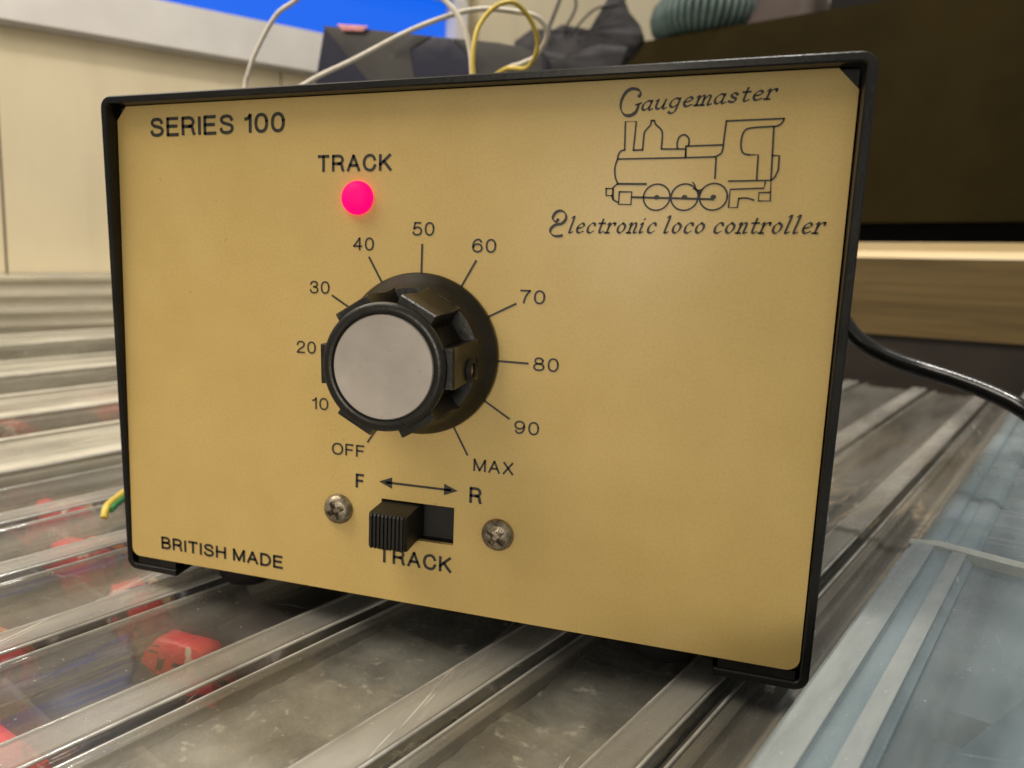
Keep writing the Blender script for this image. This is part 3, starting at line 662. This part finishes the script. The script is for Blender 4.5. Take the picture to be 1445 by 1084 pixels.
BLK = plain('brown_black_card', (.030, .021, .020), .4, scale=60); CRM = plain('cream_slip', (.62, .48, .28), .5, scale=60); ORG = plain('orange_print', (.70, .22, .05), .5, scale=60)
SLT = plain('slate_sheet', (.050, .066, .082), .4, scale=40); BLUEC = plain('periwinkle_film', (.22, .25, .46), .35, scale=60)
PK = [ # s, t, top z, across, along, height, material, rotation, label, band
 (29, -48, -13, 30, 20, 13, RED, .1, 'crimson packet at the lower left edge of the photo', None),
 (31, -22, -13, 31, 30, 14, DRK, -.05, 'scratched dark navy packet beside the crimson one in the lower left tray', None),
 (24, 0, -13.2, 22, 10, 12, RED, .35, 'small crimson packet between navy packets left of bubble film', None),
 (31, 30, -13, 30, 46, 14, BLK, 0, 'brown black packet under the front of the controller', None),
 (-9, -15, -12.8, 31, 20, 14, BLK, .05, 'brown black packet just left of the pale crimson one', None),
 (-9, -34, -12.8, 31, 12, 14, RED, .3, 'narrow crimson packet at the left edge in the tray meeting the controller corner', ORG),
 (-9, -54, -12.8, 31, 22, 14, DRK, .05, 'navy packet at the very left edge in the tray meeting the controller corner', None),
 (-6, 4, -12.6, 30, 13, 14, RED, -.2, 'pale crimson packet just below the controller corner', CRM),
 (-9, 22, -13, 30, 24, 14, DRK, .05, 'navy packet right of the bright crimson one', None),
 (-49, -12, -13, 31, 22, 14, BLK, .03, 'black packet in the tray crossed by the yellow and green wire', None),
 (-49, -34, -13, 31, 14, 14, RED, -.3, 'crimson packet at the left edge of the tray crossed by the wire', None),
 (-46, 9, -12.2, 34, 12, 14, RED, .25, 'bright crimson packet with orange edge left of the controller corner', ORG),
 (-48, 32, -13, 30, 24, 14, DRK, 0, 'navy packet beside the left edge of the controller', None),
 (-88, -16, -13, 31, 44, 14, DRK, 0, 'navy packet left of the yellow and green wire', None),
 (-88, 19, -12.4, 33, 13, 14, RED, .3, 'crimson packet left of the yellow and green wire', CRM),
 (-88, 46, -13, 31, 30, 14, BLK, 0, 'black packet beyond the yellow and green wire', None),
 (-138, -10, -8.5, 44, 50, 18, RED, .2, 'crimson packet in the tray second beyond the wire', None),
 (-138, 36, -9, 44, 32, 16, SLT, 0, 'grey packet in the tray second beyond the wire', CRM),
 (-138, 90, -9, 44, 60, 16, BLK, 0, 'black packet in the tray second beyond the wire', None),
 (-198, 30, -2, 50, 56, 20, RED, 0, 'crimson packet farthest left, at the photo edge', None),
 (-198, 70, -3, 46, 22, 20, BLK, .3, 'black packet between the two farthest crimson ones', None),
 (-198, 98, -2, 50, 30, 20, RED, -.1, 'crimson packet farthest from the camera beside the controller', None)]
for k, (s, t, z, ws, wt, h, m_, rt, lb, bd) in enumerate(PK):
    z = z-h*1.02
    e = empty('packet', ST(s, t, z), lb, 'packet', 'coloured packets inside the clear trays')
    child_of(pillow('wrapper', m_, s, t, z, ws, wt, h, rt, k, .02), e)
    if bd: child_of(pillow('paper_band', bd, s+1, t+wt*.5, z+.3, ws*.6, 2.2, h+.1, rt+.15, k+50, .02), e)
o = pillow('slate_sheet', SLT, 136, 200, -34, 19, 600, 16, 0, 91, .08); tag(o, 'long dark slate sheet inside the narrow tray against the frosted box', 'sheet')
o = pillow('slate_sheet', SLT, 108, 240, -34, 28, 380, 18, 0, 92, .08); tag(o, 'dark slate sheet in the tray seen right of the controller', 'sheet')
def film(name, s0, s1, t0, t1, z, amp, seed, label):
    from mathutils import noise as mn
    bm = bmesh.new(); ns, nt = 26, 110; g = []
    for i in range(ns+1):
        row = []
        for j in range(nt+1):
            s, t = s0+(s1-s0)*i/ns, t0+(t1-t0)*j/nt
            h = amp*(mn.noise(Vector((s*.09, t*.05, seed)))+.5*mn.noise(Vector((s*.3, t*.25, seed)))+.25*abs(mn.noise(Vector((s*.8, t*.8, seed)))))
            row.append(bm.verts.new(ST(s, t, z+h)))
        g.append(row)
    fs = [bm.faces.new((g[i][j], g[i+1][j], g[i+1][j+1], g[i][j+1])) for i in range(ns) for j in range(nt)]
    ex = bmesh.ops.extrude_face_region(bm, geom=fs); bmesh.ops.translate(bm, verts=[v for v in ex['geom'] if isinstance(v, bmesh.types.BMVert)], vec=(0, 0, -.6))
    return tag(build(name, bm, WRAP, smooth=60), label, 'film')
film('bubble_film', 54, 89, -100, 120, -13.6, 1.5, 3, 'crumpled grey bubble film in the tray under the front of the controller')
film('bubble_film', 94, 122, -100, 80, -14.5, 1.6, 9, 'darker grey crumpled film near the lower right under the controller foot')

# yellow and green wire on the left
ew = empty('earth_wire', (-45, 8, -4), 'short yellow and green wire lying on the trays left of the controller', 'wire')
pts = [(-38.2, 34.5, -7), (-39.2, 37, -4.6), (-41, 42, -4.3), (-45, 56, -4.3), (-50, 76, -5)]
child_of(build('yellow_sheath', tube(bmesh.new(), pts, 1.25), YELW, smooth=60), ew)
child_of(build('green_stripe', tube(bmesh.new(), [(a+1.9, b-.3, c-.5) for a, b, c in pts[1:]], .95), GRNW, smooth=60), ew)

# ------------------------------------------------------------------ frosted storage box at the lower right
fb = empty('storage_box', ST(230, 60, -45.8), 'large frosted blue storage box with raised cross rib at lower right', 'box')
def fch(n, bm, m, **k): return child_of(build(n, bm, m, **k), fb)
S0, S1, ZF = 144.6, 330, 12
prof = [(S0+3.0, ZF-16), (S0+.8, ZF-13), (S0, ZF-9), (S0+.2, ZF-3.8), (S0+1.2, ZF-1.0), (S0+2.8, ZF), (S0+5.4, ZF+.1), (S0+6.0, ZF-.7), (S0+8.0, ZF-.9), (S0+8.6, ZF-.3), (S0+11.4, ZF-.3), (S0+12.6, ZF-1.2), (S0+15, ZF-1.6), (S1-10, ZF-1.6), (S1, ZF)]
prof = [(p.x, p.y) for p in smooth_path([(a, b, 0) for a, b in prof], 3)]
fch('lid', shell(bmesh.new(), prof, -80, 116, 1.4, .1), FROST, smooth=50)
bm = bmesh.new(); P = prof; rings = []
for k in range(101):
    t = 122+(500-122)*k/100; wv = 1.0*math.sin(t*.42)+.5*math.sin(t*.23+1)
    lp = [(a, b-1.6+(wv*min(1, max(0, (a-S0-9)/8)))) for a, b in P]; lp = lp+[(a, b-1.3) for a, b in lp[::-1]]
    rings.append([tuple(ST(a, t+ (a-S0)*.05, b)) for a, b in lp])
loft(bm, rings); fch('folded_lid', bm, FROST, smooth=50)
bm = bmesh.new(); rings = []
for s in [S0+.2+k*6 for k in range(31)]:
    z = ZF+.3 if s > S0+2 else ZF-.9; c = 116.2-(s-S0)*.16
    rings.append([tuple(ST(s, c+dt, z+dz)) for dt, dz in ((-.6, -2), (-.5, .3), (.3, .75), (1.8, .85), (3.0, .5), (3.6, -.4), (3.7, -3))])
loft(bm, rings); fch('cross_rib', bm, FROSTR, smooth=50)
for a0_, a1_, dz_ in ((1.3, 5.3, .2), (8.7, 11.3, .0)):
    for ta, tb in ((-79, 115),):
        bm = bmesh.new(); box(bm, (S0+a0_, ta, ZF-.05+dz_), (S0+a1_, tb, ZF+.35+dz_), MST); fch('rim_band', bm, FROSTB, bevel=.15)
bm = bmesh.new(); box(bm, (S0+4.5, -76, -45), (S0+6, 495, ZF-5), MST); fch('side_wall', bm, FROST)
bm = bmesh.new(); box(bm, (S0+6.3, -75, -45), (S0+9.2, 494, ZF-14), MST); fch('dark_liner', bm, NAVYL)
bm = bmesh.new(); box(bm, (S0+5, -76, -45.7), (S1, 495, -45.1), MST); fch('floor_panel', bm, FROST)
BLUISH = plain('blue_grey_card', (.10, .165, .20), .5, var=.12, scale=30)
o = pillow('folded_sheet', BLUISH, 234.5, 18, -30, 158, 182, 36, 0, 5, .03); tag(o, 'blue grey sheet filling the near end of the frosted box', 'sheet')
PALEB = plain('pale_grey_card', (.30, .33, .33), .5, var=.2, scale=30)
o = pillow('folded_sheet', PALEB, 233, 300, -30, 158, 350, 35, 0, 6, .10); tag(o, 'pale crumpled sheet in the far end of the frosted box', 'sheet')

# ------------------------------------------------------------------ wires, cable and clutter behind
def wire(name, pts, r, mat, label, cat='wire'): return tag(build(name, tube(bmesh.new(), pts, r), mat, smooth=60), label, cat)
w1 = [(-46, 122, 60), (-45, 128, 110)]+[(x, 132, z) for x, z in ((-44.3,140.1),(-42.9,145.2),(-39.6,152.8),(-30.7,165.9),(-22,171),(-8.9,178),(11.3,182.2),(27.9,175.7),(38.1,166.4),(43,161.1),(47,153.1),(49.2,141.3))]+[(49.6, 130, 120), (49.6, 117, 60)]
wire('white_wire', w1, .95, WHITEW, 'white wire arching up out of the top of the picture')
w2 = [(-40, 119, 120), (-27, 122, 131), (-15.8,125.0,137.8),(-7.4,126.0,141.9),(4.8,128.0,147.0),(24.5,133.0,156.9),(40.3,138.0,163.0),(49.7,143.0,165.4),(59.2,148.0,165.3),(68.1,152.0,163.7),(71.6,156.0,159.4),(69.6,160.0,155.0),(65.5,164.0,152.0),(60.2,166.0,150.6),(52.9,168.0,148.2),(40,172,135),(30,178,100)]
wire('white_wire', w2, .95, WHITEW, 'white wire slanting up then curling round behind the yellow one')
w3 = [(51, 118, 80), (51, 127, 125), (50.9,128.0,137.9),(50.4,128.0,142.7),(50.5,129.0,150.2),(51.8,131.0,156.6),(56.0,134.0,162.8),(61.3,138.0,165.4),(65.0,142.0,163.6),(68.0,146.0,159.3),(69.4,150.0,154.0),(67.5,154.0,149.5),(63,160.0,147.4),(53.7,164.0,148.2),(44,170,140),(38,176,110)]
wire('yellow_wire', w3, .85, YELW, 'yellow wire looping over behind the top edge of the controller')
cb = [(150, 135, 80), (160, 132, 72), (172.6,128,59.7),(177.5,126,53.2),(182.8,124,48.9),(188.7,121,46.1),(195,118,44.2),(201.3,114,42.5),(207.3,110,40.6),(212.1,106,38.6),(215.9,102,36.4),(223,97,31),(240,88,20)]
wire('black_cable', cb, 2.45, BLKW, 'black mains cable sagging from the controller across to the right', 'cable')

def poly_slab(name, pts, y, thick, mat, bulge=3, seed=0):
    """a crumpled sheet piece: polygon in (x, z) at depth y with raised centre"""
    rnd = random.Random(seed); bm = bmesh.new(); n = len(pts)
    cx = sum(p[0] for p in pts)/n; cz = sum(p[1] for p in pts)/n
    dense = []
    for i in range(n):
        a, b = pts[i], pts[(i+1) % n]
        for q in range(4): dense.append((a[0]+(b[0]-a[0])*q/4, a[1]+(b[1]-a[1])*q/4))
    rings = []
    for f, o in ((1.0, thick), (1.0, 0), (.75, -bulge*.6), (.45, -bulge*.9), (.15, -bulge)):
        rings.append([(cx+(x-cx)*f, y+o+(rnd.uniform(-.5, .5)*bulge*.35 if f < 1 else 0), cz+(z-cz)*f) for x, z in dense])
    loft(bm, rings); return build(name, bm, mat, smooth=70)
bag = empty('carrier_bag', (0, 250, -7), 'stiff navy glossy bag with painted grey reflections standing behind the controller', 'bag')
bm = bmesh.new(); rings = []
for y in (232, 236, 262, 268):
    ins = 2 if y in (232, 268) else 0
    rings.append([(x, y, z) for x, z in ((-66+ins, -6), (-66+ins, 120), (-63+ins, 165), (-58+ins, 192-ins), (-31, 188-ins), (3, 182.5-ins), (35, 177.5-ins), (57-ins, 172), (66-ins, 120), (66-ins, -6))])
loft(bm, rings); child_of(build('bag_body', bm, NAVY, smooth=30), bag)
for pts, mt_, bl, sd in (([(-57, 191), (-31, 187.3), (2, 181.8), (-9, 176), (-4, 150), (-20, 150)], GREYF, .25, 1), ([(-8, 176), (3, 181), (12, 180), (24, 168), (32, 150), (-2, 150)], NAVY, .5, 2),
                         ([(13, 180), (34, 176.6), (56, 171), (62, 140), (33, 140), (25, 168)], GREYF, .4, 3), ([(-48, 190.6), (-31, 188.4), (-34, 186.0), (-45, 187.2)], PINKL, .3, 4)):
    z_ = 231.6 if mt_ != PINKL else 229.6
    child_of(poly_slab('fold', pts, z_, 1.4 if mt_ != PINKL else .8, mt_, bl, sd), bag)
# crumpled dark plastic in front of the wall
def mm_y(px): return px
cr = empty('crumpled_plastic', (10, 400, -7), 'crumpled dark grey plastic wrap peeking above the controller top', 'plastic wrap')
DKF = plain('smoky_film', (.05, .048, .052), .6, spec=.2, var=.5, scale=40)
k_ = (430+151.26)/(230+151.26)
def at(x, z, y=430):  # from coordinates measured at depth 230
    k = (y+151.26)/(230+151.26); return (123.01+(x-123.01)*k, 76.09+(z-76.09)*k)
BX = [(44, 176), (52, 181), (58, 178), (66, 182), (78, 179), (86, 182), (89, 196), (93, 192), (96, 185), (101, 179), (103, 174), (98, 168), (90, 160), (44, 150)]
child_of(poly_slab('film_fold', [at(*p) for p in BX], 430, 20, DKF, 4, 11), cr)
child_of(poly_slab('film_fold', [at(*p, 405) for p in ((36, 168), (52, 172), (70, 168), (84, 172), (96, 170), (92, 158), (30, 156))], 405, 10, DKF, 3, 12), cr)
bm = bmesh.new(); box(bm, (50, 412, -46), (120, 428, 150)); child_of(build('wrapped_bundle', bm, DKF, bevel=6), cr)

for k, (pts_, r_, m_) in enumerate((([(58,176),(62,186),(66,198),(68,212)], .9, DKF), ([(66,178),(72,189),(70,200),(76,212)], .7, DKF), ([(70,177),(80,187),(92,190),(104,200),(108,214)], .6, DKF))):
    child_of(build('film_strand', tube(bmesh.new(), [(at(x, z, 420+3*k)[0], 420+3*k, at(x, z, 420+3*k)[1]) for x, z in pts_], r_*1.3), m_, smooth=60), cr)
# coil, brown pouch and black block on top of the board
CC = MF @ Vector((-580, 85, 253.8))
pts = []; turns = 46; R1, R2 = 30, 13
for k in range(turns*12+1):
    a = 2*math.pi*k/(turns*12); b = 2*math.pi*k/12
    rr_ = R1+R2*math.cos(b); pts.append((CC.x+rr_*math.cos(a), CC.y+rr_*math.sin(a), CC.z+R2+2.2+R2*1.25*math.sin(b)+3.2))
o = build('coiled_hose', tube(bmesh.new(), pts, 2.5, 7, 1), COILM, smooth=60); tag(o, 'blue green spiral coil lying on top of the olive board', 'coil')
o = pillow('brown_pouch', BROWN, 0, 0, 0, 60, 60, 40, 0, 21, .05); o.data.transform(Matrix.Translation((MF @ Vector((-592, 28, 253.8)))*MM)); tag(o, 'soft brown pouch beside the blue green coil', 'pouch')
bm = bmesh.new(); box(bm, (-615, -60, 253.8), (-575, -8, 290), MF); o = build('black_block', bm, RUBBER, bevel=3); tag(o, 'black block right of the brown pouch on the olive board', 'block')
